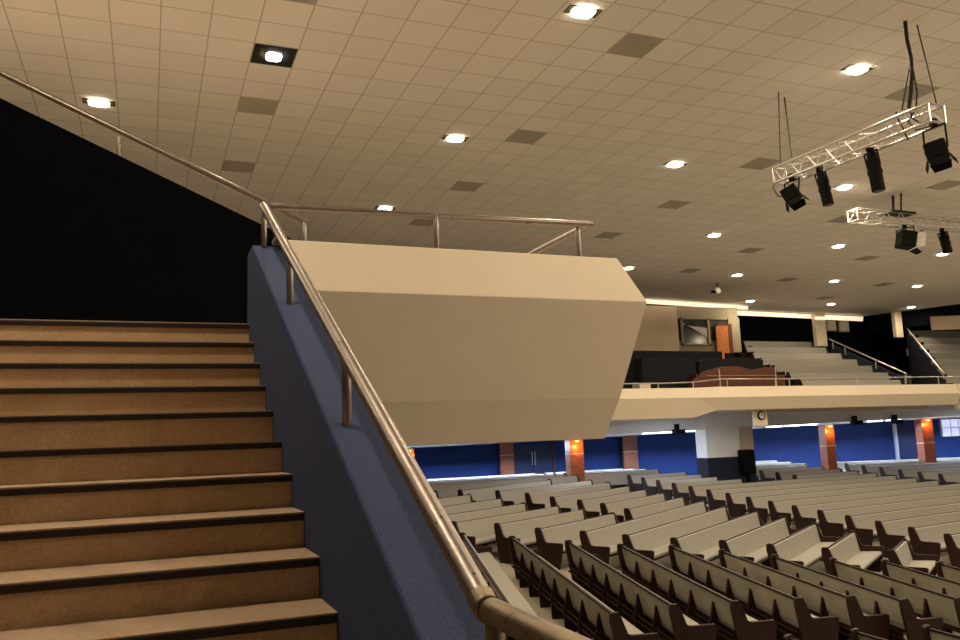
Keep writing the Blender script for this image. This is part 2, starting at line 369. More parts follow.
# small black speakers hanging from the soffit
for px, py, lab in ((676.5, 431.5, 'small black loudspeaker hung under the gallery left of the white column'), (854, 422.5, 'small black loudspeaker hung under the gallery right of the lit brick column'), (894, 421.5, 'small black loudspeaker hung above the grey pipe column')):
    p = ony(px, py, 27.9); e = empty('ceiling_speaker', (p.x, 27.8, p.z), lab, 'loudspeaker', 'black loudspeakers under the far gallery')
    child('cabinet', BX(p.x-.24, p.x+.24, 27.6, 27.9, p.z-.11, p.z+.08), M['black'], e, bevel=.02)
    child('bracket', BX(p.x-.03, p.x+.03, 27.72, 28.02, p.z+.08, p.z+.3), M['black'], e)
# black loudspeaker standing by the column
p = ony(749, 452, 27.4); q = ony(749, 470, 27.4)
e = empty('floor_speaker', (p.x, 27.4, q.z), 'black loudspeaker standing against the blue base of the white column', 'loudspeaker')
child('cabinet', BX(p.x-.27, p.x+.27, 27.35, 27.8, q.z-.15, p.z+.1), M['black'], e, bevel=.06)
child('stand', BX(p.x-.05, p.x+.05, 27.5, 27.6, floorz(p.x, 27.5), q.z-.15), M['black'], e)

# ================================================================== NEAR STAIRS
SX = .70; R0, T0 = .175, .343
NOSE = [(3.30, -.645), (3.66, -.475), (4.03, -.31), (4.39, -.14), (4.745, .035), (5.10, .222), (5.44, .40), (5.76, .578), (6.08, .76), (6.40, .942)]
for k in range(4): NOSE.insert(0, (NOSE[0][0]-.36, NOSE[0][1]-.172))
SL = -4.2
st = empty('staircase', (0, 2, NOSE[0][1]-.17), 'wide tan carpeted staircase with dark nosings rising to the landing', 'staircase')
for i, (y, z) in enumerate(NOSE):
    zp = NOSE[i-1][1] if i else z-.17
    yn = NOSE[i+1][0] if i+1 < len(NOSE) else 7.92
    child('riser', BX(SL, SX, y+.02, y+.06, zp-.01, z-.028), M['riser'], st)
    child('nosing', BX(SL, SX, y, y+.055, z-.04, z-.006), M['nosing'], st, bevel=.006)
    child('tread', BX(SL, SX+ (0 if i+1 < len(NOSE) else 0), y+.004, yn+.06, z-.006, z), M['tread'], st)
LZ = NOSE[-1][1]
struct('floor_landing', BX(SX+.02, 3.5, 6.5, 8.0, LZ-.12, LZ), M['floor'])

struct('floor_lower_landing', BX(-6, SX, -8, NOSE[0][0]+.02, NOSE[0][1]-.27, NOSE[0][1]-.172), M['riser'])

# blue parapet beside the stairs (sloping top, level head)
sl = .514
def ptop(y): return min(1.52, 1.52-(6.255-y)*sl)
PX0, PX1 = SX, .925
ylow = 1.55
poly = [(6.255, 1.52), (6.56, 1.52), (6.56, LZ-.3), (6.56, -3.0), (ylow, -3.9), (ylow, ptop(ylow))]
bm = prism(bmesh.new(), poly, PX0, PX1, lambda a, b, t: Vector((t, a, b)))
o = build('stair_parapet', bm, M['blue_carpet'], bevel=.012); tag(o, 'blue carpet covered sloping parapet beside the staircase', 'parapet')
o2 = BX(PX0, PX1, -1.2, ylow, -3.9, ptop(ylow)); tag(build('landing_parapet', o2, M['blue_carpet']), 'blue carpeted level parapet at the foot of the stairs', 'parapet')

# main handrail
RX = .78
hr = empty('stair_handrail', (RX, 2, -.5), 'thick worn steel handrail rising along the stair parapet', 'handrail')
elb = onx(486.5, 608.5, RX); topp = onx(263.5, 206, RX)
def rzat(y): return elb.z+(y-elb.y)*(topp.z-elb.z)/(topp.y-elb.y)
child('rail', TB([elb, topp], .0315, 20), M['metal'], hr, smooth=True)
child('elbow_ring', TB([(RX, elb.y+.04, rzat(elb.y+.04)), elb, (RX, elb.y-.03, elb.z)], .0345, 20), M['brass'], hr, smooth=True)
child('lower_rail', TB([elb, (RX, .2, elb.z-.01)], .032, 20), M['brass'], hr, smooth=True)
for y in (onx(290, 303, RX).y, onx(347, 427, RX).y): child('post', TB([(RX, y, ptop(y)-.02), (RX, y, rzat(y))], .021, 14), M['metal'], hr, smooth=True)
child('post', TB([(RX, topp.y-.03, 1.5), (RX, topp.y-.03, topp.z-.02)], .021, 14), M['metal'], hr, smooth=True)
child('post', TB([(RX, elb.y-.05, ptop(elb.y-.05)-.03), (RX, elb.y-.05, elb.z)], .024, 14), M['brass'], hr, smooth=True)

# ================================================================== NEAR OVERHANGING BALCONY
bal = empty('balcony_parapet', (2.4, 6.3, -.01), 'large cream overhanging balcony parapet with folded faces beside the stairs', 'balcony')
cx, cy = 3.83, 6.14
outl = [(0, 1.55), (.17, 1.135), (-.035, .315), (-.145, -.028)]       # outward offset, height
YB = 12.0; XW = PX1-.0
bm = bmesh.new(); rows = []
for e_, z in outl:
    rows.append([bm.verts.new((XW, cy-e_, z)), bm.verts.new((cx+e_, cy-e_, z)), bm.verts.new((cx+e_, YB, z))])
rows.append([bm.verts.new((XW, cy+.5, -.028)), bm.verts.new((cx-.6, cy+.5, -.028)), bm.verts.new((cx-.6, YB, -.028))])
rows.append([bm.verts.new((XW, cy+.28, LZ-.2)), bm.verts.new((cx-.28, cy+.28, LZ-.2)), bm.verts.new((cx-.28, YB, LZ-.2))])
rows.append([bm.verts.new((XW, cy+.28, 1.55)), bm.verts.new((cx-.28, cy+.28, 1.55)), bm.verts.new((cx-.28, YB, 1.55))])
n = len(rows)
for i in range(n):
    a, b = rows[i], rows[(i+1) % n]
    bm.faces.new((a[0], a[1], b[1], b[0])); bm.faces.new((a[1], a[2], b[2], b[1]))
bm.faces.new([r[0] for r in rows]); bm.faces.new([r[2] for r in rows][::-1])
o = child('parapet_shell', bm, M['cream'], bal, bevel=.006)
child('top_cap', BX(.86, .93, cy+.0, cy+.22, 1.552, 1.585), M['cream'], bal, bevel=.01)
struct('floor_balcony', BX(3.5-.02, 3.56, 6.45, 11.9, LZ-.2, LZ), M['floor'])
# balcony rail
br = empty('balcony_rail', (2.2, 6.27, 1.55), 'brown steel guard rail standing on the cream balcony parapet', 'handrail')
ry = 6.25; rx = 3.63; rz = 1.875
child('rail', TB([(.84, ry+.05, rz-.03), (rx, ry-.0, rz), (rx, 11.5, rz)], .03, 16), M['metal'], br, smooth=False)
for x in (2.185, 3.52): child('post', TB([(x, ry+.02, 1.54), (x, ry+.02, rz)], .021, 12), M['metal'], br, smooth=True)
child('post', TB([(rx, 9.0, 1.54), (rx, 9.0, rz)], .019, 12), M['metal'], br, smooth=True)

# dark wall of the raked seating behind the landing, with its rail
YD = 8.0
a = ony(0, 98, YD); b = ony(300, 243, YD); sl2 = (a.z-b.z)/(a.x-b.x)
def dz(x): return b.z+(x-b.x)*sl2
bm = prism(bmesh.new(), [(-5.5, dz(-5.5)), (2.3, dz(2.3)), (2.3, LZ-.3), (-5.5, LZ-.3)], YD, YD+.18, lambda p, q, t: Vector((p, t, q)))
struct('wall_seating', bm, M['navy_wall'])
rr = empty('seating_rail', (0, YD+.09, 2.5), 'slanting steel rail on top of the black wall behind the stairs', 'handrail')
YR = YD+.09
a = ony(0, 73, YR); b2 = ony(307, 222.5, YR)
s3 = (a.z-b2.z)/(a.x-b2.x)
child('rail', TB([(-5.5, YR, b2.z+(-5.5-b2.x)*s3), (b2.x, YR, b2.z)], .028, 14), M['metal'], rr, smooth=True)
for px, py in ((119, 137), (304, 222)):
    p = ony(px, py, YR); child('post', TB([(p.x, YR, dz(p.x)-.02), (p.x, YR, p.z)], .016 if px < 200 else .024, 10), M['metal'], rr, smooth=True)
# raked seating body behind the wall
bm = prism(bmesh.new(), [(-5.5, dz(-5.5)-.45), (2.2, dz(2.2)-.45), (2.2, LZ-.3), (-5.5, LZ-.3)], YD+.2, 11.8, lambda p, q, t: Vector((p, t, q)))
struct('floor_raked_seating', bm, M['floor'])
struct('floor_stage_bounce', BX(17, 46, -10, 4.5, floorz(30, -3)-1.2, floorz(17, -3)+.5), M['white_paint'])  # unseen stage block, added in white to bounce light up to the ceiling

# ================================================================== CEILING FITTINGS
def cell(px, py):
    p = onz(px, py, CEIL); c = math.floor((p.x-GX0)/GSX); r = math.floor((p.y-GY0)/GSY)
    return GX0+(c+.5)*GSX, GY0+(r+.5)*GSY
gr = [((256, 104), 'grey ceiling grille below the open black ceiling lamp at upper left'), ((239, 164), 'grey ceiling grille just above the slanting rail at left'),
      ((638, 46), 'large grey ceiling grille right of the brightest top lamp'), ((529, 133), 'grey ceiling grille right of the lamp at upper centre'),
      ((469, 183), 'grey ceiling grille above the middle of the balcony rail'), ((417, 225), 'grey ceiling grille seen just beneath the balcony rail'),
      ((678, 204), 'grey ceiling grille between two lamps at the centre right'), ((763, 165), 'grey ceiling grille touching the left end of the nearer truss'),
      ((907, 101), 'grey ceiling grille behind the cables of the nearer truss'), ((602, 237), 'grey ceiling grille right of the balcony rail corner'),
      ((754, 249), 'grey ceiling grille above and left of the small ceiling lamp'), ((684, 272), 'small grey ceiling grille above the hanging ceiling camera'),
      ((788, 278), 'small grey ceiling grille over the far gallery seats'), ((937, 189), 'grey ceiling grille above the farther truss at right'),
      ((840, 221), 'grey ceiling grille at the left end of the farther truss'), ((862, 258), 'small grey ceiling grille below the farther truss'),
      ((888, 284), 'narrow grey ceiling grille low at the right over the gallery'), ((820, 298), 'farthest small grey ceiling grille before the cove light'), ((310, 0), 'grey ceiling grille cut by the top edge of the photo')]
for (px, py), lab in gr:
    x, y = cell(px, py)
    if py == 0: x, y = cell(300, -4)
    e = empty('ceiling_grille', (x, y, CEIL), lab, 'ceiling vent', 'air grilles in the tiled ceiling')
    child('grille_frame', BX(x-GSX/2+.01, x+GSX/2-.01, y-GSY/2+.01, y+GSY/2-.01, CEIL-.012, CEIL+.0), M['grille'], e)
    bm = bmesh.new()
    for k in range(12):
        yy = y-GSY/2+.05+k*(GSY-.1)/11; box(bm, x-GSX/2+.04, x+GSX/2-.04, yy-.006, yy+.006, CEIL-.018, CEIL-.012)
    child('grille_slats', bm, M['grille'], e)
def downlight(x, y, lab, lens='lens', void=False, w=LAMP_W, L=.34, Wd=.26):
    if y > 22: w *= .4
    e = empty('ceiling_downlight', (x, y, CEIL), lab, 'ceiling light', 'recessed downlights in the tiled ceiling')
    if void:
        child('open_tile', BX(x-GSX/2+.01, x+GSX/2-.01, y-GSY/2+.01, y+GSY/2-.01, CEIL-.006, CEIL), M['void'], e)
        child('lamp_bracket', BX(x-.2, x-.12, y-.18, y-.06, CEIL-.05, CEIL-.006), M['chrome'], e)
    else:
        child('trim_plate', BX(x-L/2-.07, x+L/2+.07, y-.10, y+.10, CEIL-.012, CEIL), M['trimdark'], e, bevel=.004)
    bm = bmesh.new()
    prism(bm, [(L/2*.9*math.copysign(abs(math.cos(t))**.6, math.cos(t)), Wd/2*math.copysign(abs(math.sin(t))**.6, math.sin(t))) for t in [2*math.pi*k/24 for k in range(24)]], CEIL-.03, CEIL-.008, lambda a, b, t: Vector((x+a, y+b, t)))
    child('lens', bm, M[lens], e)
    area('downlight_beam', (x, y, CEIL-.06), (0, 0, 0), .3, .25, w, WARM)
    return e
dl = [((99, 102), 'rectangular downlight at far upper left above the slanting rail'), ((455, 138), 'glowing downlight at upper centre left of a grille'),
      ((583, 11), 'brightest downlight at the top edge of the photo'), ((857, 69), 'bright downlight left of the hanging cable bundle'), ((675, 164), 'bright downlight left of the nearer truss end'),
      ((385, 208), 'downlight partly hidden behind the balcony rail'), ((714, 235), 'downlight at centre right above the ceiling camera'), ((844, 187), 'downlight between two black lamps of the nearer truss'),
      ((838, 246), 'downlight just below the left end of the farther truss'), ((737, 275), 'small downlight above the hanging ceiling camera'), ((942, 254), 'downlight under the farther truss at the right edge'),
      ((834, 281), 'small downlight over the middle of the far gallery'), ((917, 286), 'small downlight over the right of the far gallery'), ((750, 301), 'small downlight right at the step of the cove light'),
      ((831, 304), 'small distant downlight above the white gallery pillar'), ((911, 307), 'small distant downlight above the right dark gallery wall'), ((628, 268), 'small downlight just peeping past the balcony corner')]
for (px, py), lab in dl:
    p = onz(px, py, CEIL); downlight(p.x, p.y, lab, w=LAMP_W*(1.5 if p.x > 8 else 1.3))
x, y = cell(270, 52); downlight(x, y, 'pinkish lamp inside an open black ceiling tile at upper left', 'lens_pink', True, L=.24, Wd=.24)
OUT = [((-.7, 4.5), 'over the stairs'), ((-3.6, 9.0), 'above the black wall')] + [((x, y), 'out over the front of the hall') for x, y in ((5.4, 3.8), (10, 3.8), (14.7, 3.8), (19.5, 3.8), (24, 4.5), (5.4, -1), (10, -1), (14.7, -1), (19.5, -1), (24, -1), (7.7, -5.5), (14, -5.5), (20, -5.5), (17.5, 8.8), (22, 9), (26, 14), (31, 17), (36, 20), (28, 8), (32, 11))]
for (x, y), wh in OUT:
    downlight(x, y, 'recessed downlight outside the photo, %.0f m %s and %.0f m %s' % (abs(x), 'right' if x > 0 else 'left', abs(y), 'ahead' if y > 0 else 'behind'), w=LAMP_W*(.6 if x < -1 else 1.4 if x < 1 else 1.0 if (x < 6 and y > 3) else .6 if (x < 8 and y < 3) else 1.9))

# ================================================================== TRUSSES AND STAGE LAMPS
def truss(name, P, Q, w, h, lab, bays):
    P = Vector(P); Q = Vector(Q); d = (Q-P).normalized(); s = Vector((0, 0, 1)).cross(d); L = (Q-P).length
    e = empty(name, P, lab, 'truss', 'lighting trusses hung from the ceiling')
    cor = [s*(w/2)+Vector((0, 0, h/2)), s*(-w/2)+Vector((0, 0, h/2)), s*(-w/2)-Vector((0, 0, h/2)), s*(w/2)-Vector((0, 0, h/2))]
    for c in cor: child('chord', TB([P+c, Q+c], .022, 10), M['chrome'], e)
    for i in range(4):
        a, b = cor[i], cor[(i+1) % 4]; bm = bmesh.new()
        for k in range(bays):
            p0 = P+d*(L*k/bays); p1 = P+d*(L*(k+.5)/bays); p2 = P+d*(L*(k+1)/bays)
            tube(bm, [p0+a, p1+b], .010, 6); tube(bm, [p1+b, p2+a], .010, 6)
        child('lacing', bm, M['chrome'], e)
    for pt in (P, Q):
        bm = bmesh.new()
        for i in range(4): tube(bm, [pt+cor[i], pt+cor[(i+1) % 4]], .018, 8)
        child('end_frame', bm, M['chrome'], e)
    return e
T1X = 9.7
truss('lighting_truss', (T1X, 10.32, 4.17), (T1X, 7.38, 4.10), .29, .25, 'aluminium lighting truss hanging nearer the camera at upper right', 8)
truss('lighting_truss', (15.2, 14.0, 4.88), (22.5, 14.0, 4.88), .29, .27, 'farther aluminium lighting truss entering from the right edge', 16)
def cable(pts, r, lab, name='suspension_cable', m='cable'):
    tag(build(name, TB(pts, r, 8), M[m]), lab, 'cable', 'cables holding up the trusses')
cable([(T1X-.14, 10.05, CEIL), (T1X-.1, 10.2, 4.28)], .010, 'left thin suspension cable at the left end of the nearer truss')
cable([(T1X+.12, 10.2, CEIL), (T1X+.12, 10.15, 4.28)], .012, 'right suspension rod at the left end of the nearer truss', 'suspension_rod')
p = onz(917, 25, CEIL); cable([p, (T1X+.13, 7.46, 4.22)], .010, 'thin slanting suspension cable right of the black cable bundle')
p = onz(905, 21, CEIL)
pts = [p, onx(907, 40, T1X), onx(911, 58, T1X), onx(912, 75, T1X), onx(911, 92, T1X), onx(909, 108, T1X)]
tag(build('cable_bundle', TB(pts, .026, 10), M['cable'], smooth=True), 'thick black cable bundle dropping from the ceiling to the nearer truss', 'cable')
for i, (pp, lab) in enumerate((([(911, 60), (906, 85), (902, 110)], 'loose black cable falling left of the thick bundle'), ([(913, 70), (917, 92), (916, 108)], 'loose black cable falling right of the thick bundle'),
        ([(909, 104), (912, 118), (922, 124), (934, 120)], 'looped black cable wound round the right end of the nearer truss'), ([(896, 112), (899, 122), (903, 128), (908, 140)], 'short black cable dangling under the nearer truss'),
        ([(776, 180), (773, 188), (778, 196), (786, 197)], 'looped black cable at the left end of the nearer truss'), ([(914, 112), (908, 122), (916, 130), (932, 126)], 'second black cable looped round the right end of the nearer truss'))):
    tag(build('loose_cable', TB([onx(a, b, T1X-.02*i) for a, b in pp], .011, 8), M['cable'], smooth=True), lab, 'cable', 'loose cables on the nearer truss')
cable([onz(893, 196, CEIL), (16.5, 14.0, 5.0)], .03, 'left suspension cable of the farther truss')
cable([onz(901, 193, CEIL), (16.75, 14.0, 5.0)], .022, 'right suspension cable of the farther truss')
def cyl(bm, P, Q, r, seg=16): return tube(bm, [P, Q], r, seg)
def clamp_yoke(e, top, ctr, w):
    top = Vector(top); ctr = Vector(ctr)
    child('clamp', BX(top.x-.04, top.x+.04, top.y-.04, top.y+.04, top.z-.08, top.z+.03), M['black'], e, bevel=.008)
    z = top.z-.09
    child('yoke', TB([ctr+Vector((0, w, 0)), Vector((top.x, top.y+w, z)), Vector((top.x, top.y-w, z)), ctr+Vector((0, -w, 0))], .013, 8), M['black'], e)
def profile_spot(top, bot, r, lab):
    top = Vector(top); bot = Vector(bot); d = (bot-top).normalized(); mid = top.lerp(bot, .45); s = top+Vector((0, 0, -.12))
    e = empty('profile_spotlight', top, lab, 'stage light', 'profile spotlights hung on the trusses')
    clamp_yoke(e, top, mid, r+.02)
    bm = bmesh.new(); cyl(bm, top.lerp(bot, .28), bot, r, 18); brl = child('barrel', bm, M['black'], e, bevel=.008)
    bm = bmesh.new(); cyl(bm, top.lerp(bot, .16), top.lerp(bot, .30), r*.75, 18); child('lamp_cap', bm, M['black'], e, bevel=.008)
    bm = bmesh.new(); cyl(bm, top.lerp(bot, .55), top.lerp(bot, .62), r*1.12, 18); sub('focus_ring', bm, M['black'], brl)
    bm = bmesh.new(); cyl(bm, bot-d*.03, bot+d*.004, r*.85, 18); sub('lens', bm, M['glass_dark'], brl)
def fresnel(top, ctr, sz, dirv, lab, glow=False):
    top = Vector(top); ctr = Vector(ctr); d = Vector(dirv).normalized()
    e = empty('fresnel_spotlight', top, lab, 'stage light', 'fresnel spotlights hung on the trusses')
    clamp_yoke(e, top, ctr, sz*.62)
    q = d.to_track_quat('Z', 'Y').to_matrix().to_4x4(); mt = Matrix.Translation(ctr) @ q
    hs = child('housing', BX(-sz*.5, sz*.5, -sz*.5, sz*.5, -sz*.45, sz*.45, mtx=mt), M['black'], e, bevel=.03)
    bm = bmesh.new()
    for k in range(5): box(bm, -sz*.53, sz*.53, -sz*.4+k*sz*.2-.01, -sz*.4+k*sz*.2+.01, -sz*.4, sz*.3, mtx=mt)
    sub('cooling_fins', bm, M['black'], hs)
    bm = bmesh.new(); cyl(bm, mt @ Vector((0, 0, sz*.40)), mt @ Vector((0, 0, sz*.49)), sz*.38, 20); child('lens', bm, M['chrome' if glow else 'glass_dark'], e)
    for sx_, sy_ in ((1, 0), (-1, 0), (0, 1), (0, -1)):
        h = sz*.5; f0, f1 = sz*.45, sz*.85
        if sx_: P = [(sx_*h, -h, f0), (sx_*h, h, f0), (sx_*h*1.35, h*.8, f1), (sx_*h*1.35, -h*.8, f1)]; nn = (sx_*.008, 0, 0)
        else: P = [(-h, sy_*h, f0), (h, sy_*h, f0), (h*.8, sy_*h*1.35, f1), (-h*.8, sy_*h*1.35, f1)]; nn = (0, sy_*.008, 0)
        sub('barn_door', quadslab(bmesh.new(), [mt @ Vector(v) for v in P], (mt.to_3x3() @ Vector(nn))), M['chrome' if glow and sx_ else 'black'], hs)
fresnel((T1X-.1, 9.98, 4.06), (T1X-.1, 10.02, 3.76), .26, (.25, -.35, -1), 'black fresnel spotlight at the left end of the nearer truss')
profile_spot((T1X, 9.48, 4.04), (T1X+.05, 9.42, 3.42), .085, 'slim black profile spotlight second from left on the nearer truss')
profile_spot((T1X, 8.50, 4.04), (T1X+.05, 8.47, 3.36), .095, 'black profile spotlight hung midway on the nearer truss')
fresnel((T1X, 7.45, 4.02), (T1X, 7.45, 3.60), .27, (.1, -.15, -1), 'boxy black fresnel spotlight at the right end of the nearer truss')
pf = ony(906, 240, 14); fresnel((pf.x, 14, 4.76), (pf.x, 14, pf.z), .40, (1, -.5, -.25), 'black fresnel with open shining barn doors on the farther truss', True)
a = ony(942, 231, 14); b = ony(948, 253, 14); profile_spot((a.x, 14, 4.74), (b.x, 14, b.z), .11, 'black profile spotlight at right on the farther truss')
# dark junction hardware on the trusses
p = ony(903, 216, 13.9); tag(build('rigging_block', BX(p.x-.45, p.x+.35, 13.8, 14.2, 5.0, 5.06), M['cable'], bevel=.02), 'dark rigging block on top of the farther truss', 'rigging')
p = onz(717, 283, CEIL)
e = empty('ceiling_camera', (p.x, p.y, CEIL), 'small pale dome camera hanging from the ceiling on a dark rod', 'camera')
zb = ony(717, 290, p.y).z
child('rod', TB([(p.x, p.y, CEIL), (p.x, p.y, zb)], .03, 8), M['black'], e)
bm = bmesh.new(); bmesh.ops.create_uvsphere(bm, u_segments=16, v_segments=10, radius=.13, matrix=Matrix.Translation((p.x, p.y, zb-.02))); child('dome', bm, M['white_paint'], e, smooth=True)
child('arm', BX(p.x-.28, p.x-.02, p.y-.04, p.y+.04, zb-.12, zb-.02), M['black'], e)

# ================================================================== PEWS
def pew(A, B, side, lab, group, sup=0, endA=True, endB=True, zA=None, zB=None, h=PEW_H, cat='pew', name='pew'):
    """A,B: ends of the back's top edge in plan; side=+1: sitter faces the right-hand normal of A->B."""
    A = Vector((A[0], A[1], (floorz(*A) if zA is None else zA))); B = Vector((B[0], B[1], (floorz(*B) if zB is None else zB)))
    u = (B-A); L = u.length; u.normalize(); n = Vector((u.y, -u.x, 0)).normalized()*side; k = h/.87
    e = empty(name, A, lab, cat, group)
    def P(t, a, z): return A+u*t+n*a+Vector((0, 0, z*k))
    def ext(poly, t0, t1): return prism(bmesh.new(), poly, t0, t1, lambda a, b, t: P(t, a, b))
    child('backrest', ext([(.075, .40), (.03, .40), (-.055, .845), (-.03, .86), (-.01, .845)], .05, L-.05), M['pew_vinyl'], e)
    child('back_panel', ext([(.020, .46), (.0, .46), (-.078, .845), (-.057, .845)], .05, L-.05), M['pew_back'], e)
    child('top_rail', ext([(-.092, .835), (-.058, .835), (-.058, .87), (-.092, .87)], .03, L-.03), M['pew_wood'], e)
    child('seat_cushion', ext([(.05, .37), (.49, .37), (.525, .40), (.525, .44), (.49, .465), (.05, .445)], .05, L-.05), M['pew_vinyl'], e)
    child('seat_frame', ext([(.04, .33), (.47, .33), (.47, .37), (.04, .37)], .05, L-.05), M['pew_wood'], e)
    endp = [(-.02, 0), (-.155, .78), (-.15, .88), (-.12, .90), (-.03, .90), (0.0, .86), (.10, .60), (.16, .575), (.54, .575), (.57, .55), (.55, .40), (.46, .0)]
    if endA: child('end_panel', ext(endp, 0, .055), M['pew_wood'], e)
    if endB: child('end_panel', ext(endp, L-.055, L), M['pew_wood'], e)
    if sup:
        m = max(1, round(L/.74))
        for i in range(1, m):
            t = L*i/m
            child('support', ext([(-.055, .70), (-.07, .69), (-.125, .42), (-.15, .36), (-.13, 0), (.36, 0), (.40, .33), (.02, .36)], t-.022, t+.022), M['pew_wood'], e)
        child('book_rack_rail', ext([(-.115, .36), (-.10, .36), (-.10, .385), (-.115, .385)], .05, L-.05), M['pew_wood'], e)
        child('book_rack_rail', ext([(-.125, .27), (-.10, .27), (-.10, .295), (-.125, .295)], .05, L-.05), M['pew_wood'], e)
    else:
        m = max(1, round(L/2.6))
        for i in range(1, m):
            t = L*i/m; child('support', ext([(.0, 0), (.38, 0), (.38, .33), (.03, .33)], t-.025, t+.025), M['pew_wood'], e)
    return e
ORD = ['first', 'second', 'third', 'fourth', 'fifth', 'sixth', 'seventh', 'eighth', 'ninth', 'tenth', 'eleventh', 'twelfth', 'thirteenth', 'fourteenth', 'fifteenth', 'sixteenth', 'seventeenth']
def upl(x, y):
    d = ray(x, y); t = PA/(d.z-PB*d.x-PC*d.y); p = d*t; return (p.x, p.y)
# nearest block: backs towards the stairs
Afar = [(6.45, 17.15), (7.34, 16.5), (8.28, 15.72), (9.13, 15.05), (10.1, 14.65), (10.8, 13.95), (11.45, 13.2), (12.32, 12.6), (13.2, 12.2), (14.1, 11.75)]
Anear = [(4.8, 10.6), (6.2, 10.42), (7.28, 10.55), (8.3, 10.45), (9.38, 10.3), (10.27, 10.15), (10.93, 9.75), (11.86, 9.55), (12.75, 9.35), (13.7, 9.2)]
for i in range(10):
    pew(Anear[i], Afar[i], 1, 'cream pew with finned dark back, %s from the stair handrail in the nearest block' % ORD[i], 'pews of the nearest block', sup=1)
# block below the cross aisle, cut by the bottom edge
for i, (x, y) in enumerate(((6.7, 8.9), (7.78, 8.85), (8.86, 8.8), (9.95, 8.62), (10.95, 8.5), (11.95, 8.3))):
    pew((x+.45, y-3.0), (x, y), 1, 'pew across the aisle at the bottom edge of the photo, %s from the left' % ORD[i], 'pews cut by the bottom edge', sup=1)
# middle wedge: full rows
Cf = [((9.1, 16.6), (15.2, 20.4)), ((9.8, 15.95), (15.05, 19.25)), ((10.6, 15.3), (15.3, 18.25)), ((11.45, 14.75), (15.3, 17.2)), ((12.15, 14.1), (15.3, 16.15)), ((13.0, 13.45), (15.3, 14.95)), ((14.15, 12.85), (15.6, 13.8))]
for i, (a, b) in enumerate(Cf):
    pew(a, b, 1, 'cream pew in the middle wedge, %s' % (['longest full row behind the others', 'second longest row', 'third longest row', 'row of middling length', 'third shortest row', 'second shortest row', 'shortest front row beside the bare aisle'][i]), 'pews of the middle wedge')
# wedge rear left and rear right, split by an aisle
C1 = [((8.3, 17.25), (11.3, 18.95)), ((7.65, 18.1), (10.85, 19.8)), ((6.75, 18.6), (10.5, 20.55)), ((6.0, 19.3), (9.85, 21.3)), ((5.4, 20.2), (9.6, 22.4)), ((4.9, 21.3), (9.05, 23.45)), ((4.5, 22.4), (8.3, 24.4))]
for i, (a, b) in enumerate(C1):
    pew(a, b, 1, 'cream pew left of the middle aisle, %s row back' % ORD[i], 'pews left of the middle aisle')
C2 = [((12.05, 19.5), (15.15, 21.35)), ((11.95, 20.6), (15.15, 22.35)), ((11.65, 21.4), (15.1, 23.3)), ((11.2, 22.25), (15.1, 24.3)), ((10.85, 23.25), (15.05, 25.45)), ((10.2, 24.05), (14.8, 26.3)), ((9.1, 24.45), (13.4, 26.75))]
for i, (a, b) in enumerate(C2):
    pew(a, b, 1, 'cream pew right of the middle aisle, %s row back' % ORD[i], 'pews right of the middle aisle')
# right-hand block
sD, cD = math.sin(math.radians(77)), math.cos(math.radians(77))
k = 0
for i in range(-2, 15):
    y = 13.99+.968*i; x = 17.15
    def pt(X): return (X, y+(X-x)*cD/sD)
    if y < 24.1:
        pew(pt(x), pt(28.35), 1, 'long cream pew in the right block, %s row from the front' % ORD[k], 'long pews of the right block')
    else:
        pew(pt(x), pt(20.75 if y < 25 else 20.3), 1, 'short cream pew left of the white column, in line with the %s row' % ORD[k], 'short pews beside the white column')
        pew(pt(24.0), pt(28.35), 1, 'cream pew right of the white column, in line with the %s row' % ORD[k], 'short pews beside the white column')
    k += 1
# far right block
sF, cF = math.sin(math.radians(82)), math.cos(math.radians(82))
for i in range(14):
    y = 18.2+1.0*i; x = 30.8
    pew((x, y), (43.5 if i < 99 else 40, y+(43.5-x)*cF/sF), 1, 'distant pew in the far right block, %s row from the front' % ORD[i], 'pews of the far right block')
# pews under the gallery, lit by the fluorescent tubes
for j, (xa, xb) in enumerate(((7.5, 15.5), (15.9, 20.0), (24.4, 29.0))):
    for i in range((5, 4, 3)[j]):
        y = (28.6, 29.75, 30.9)[j]+.95*i
        if j == 0: y -= .0
        pew((xa, y-.25), (xb, y), 1, 'bluish lit pew under the gallery %s, %s row back' % (['behind the left brick columns', 'left of the white column', 'right of the white column'][j], ORD[i]), 'pews under the far gallery')

# ================================================================== UPPER FAR GALLERY
# stepped pews of the gallery
for i in range(7):
    y = 25.5+.93*i; z = 1.88+.385*i
    xl = [24.0, 24.3, 24.4, 24.5, 24.9, 25.3, 26.0][i]; xr = [29.45, 29.85, 29.95, 30.1, 30.15, 30.2, 30.25][i]
    struct('trim_%d' % (8+i), BX(xl-2 if i < 3 else xl-.6, 30.5, y-.30, y+.72, z-PEW_H-.4, z-PEW_H), M['floor'])
    pew((xl, y), (xr, y), 1, 'gallery pew in the left seating tier, %s row up from the railing' % ORD[i], 'stepped gallery pews', zA=z-PEW_H, zB=z-PEW_H)
for i in range(7):
    a = Vector((31.9, 25.6)).lerp(Vector((34.9, 29.5)), i/6); z = 1.98+.44*i
    pew((a.x, a.y), (a.x+7, a.y-.6), 1, 'gallery pew in the right seating tier, %s row up from the railing' % ORD[i], 'stepped gallery pews', zA=z-PEW_H, zB=z-PEW_H+.0)
    struct('trim_%d' % (15+i), quadslab(bmesh.new(), [(a.x-.02, a.y-.35, z-PEW_H-.35), (a.x+7, a.y-.95, z-PEW_H-.35), (a.x+7.3, a.y-.1, z-PEW_H-.35), (a.x+.3, a.y+.5, z-PEW_H-.35)], (0, 0, .35)), M['floor'])
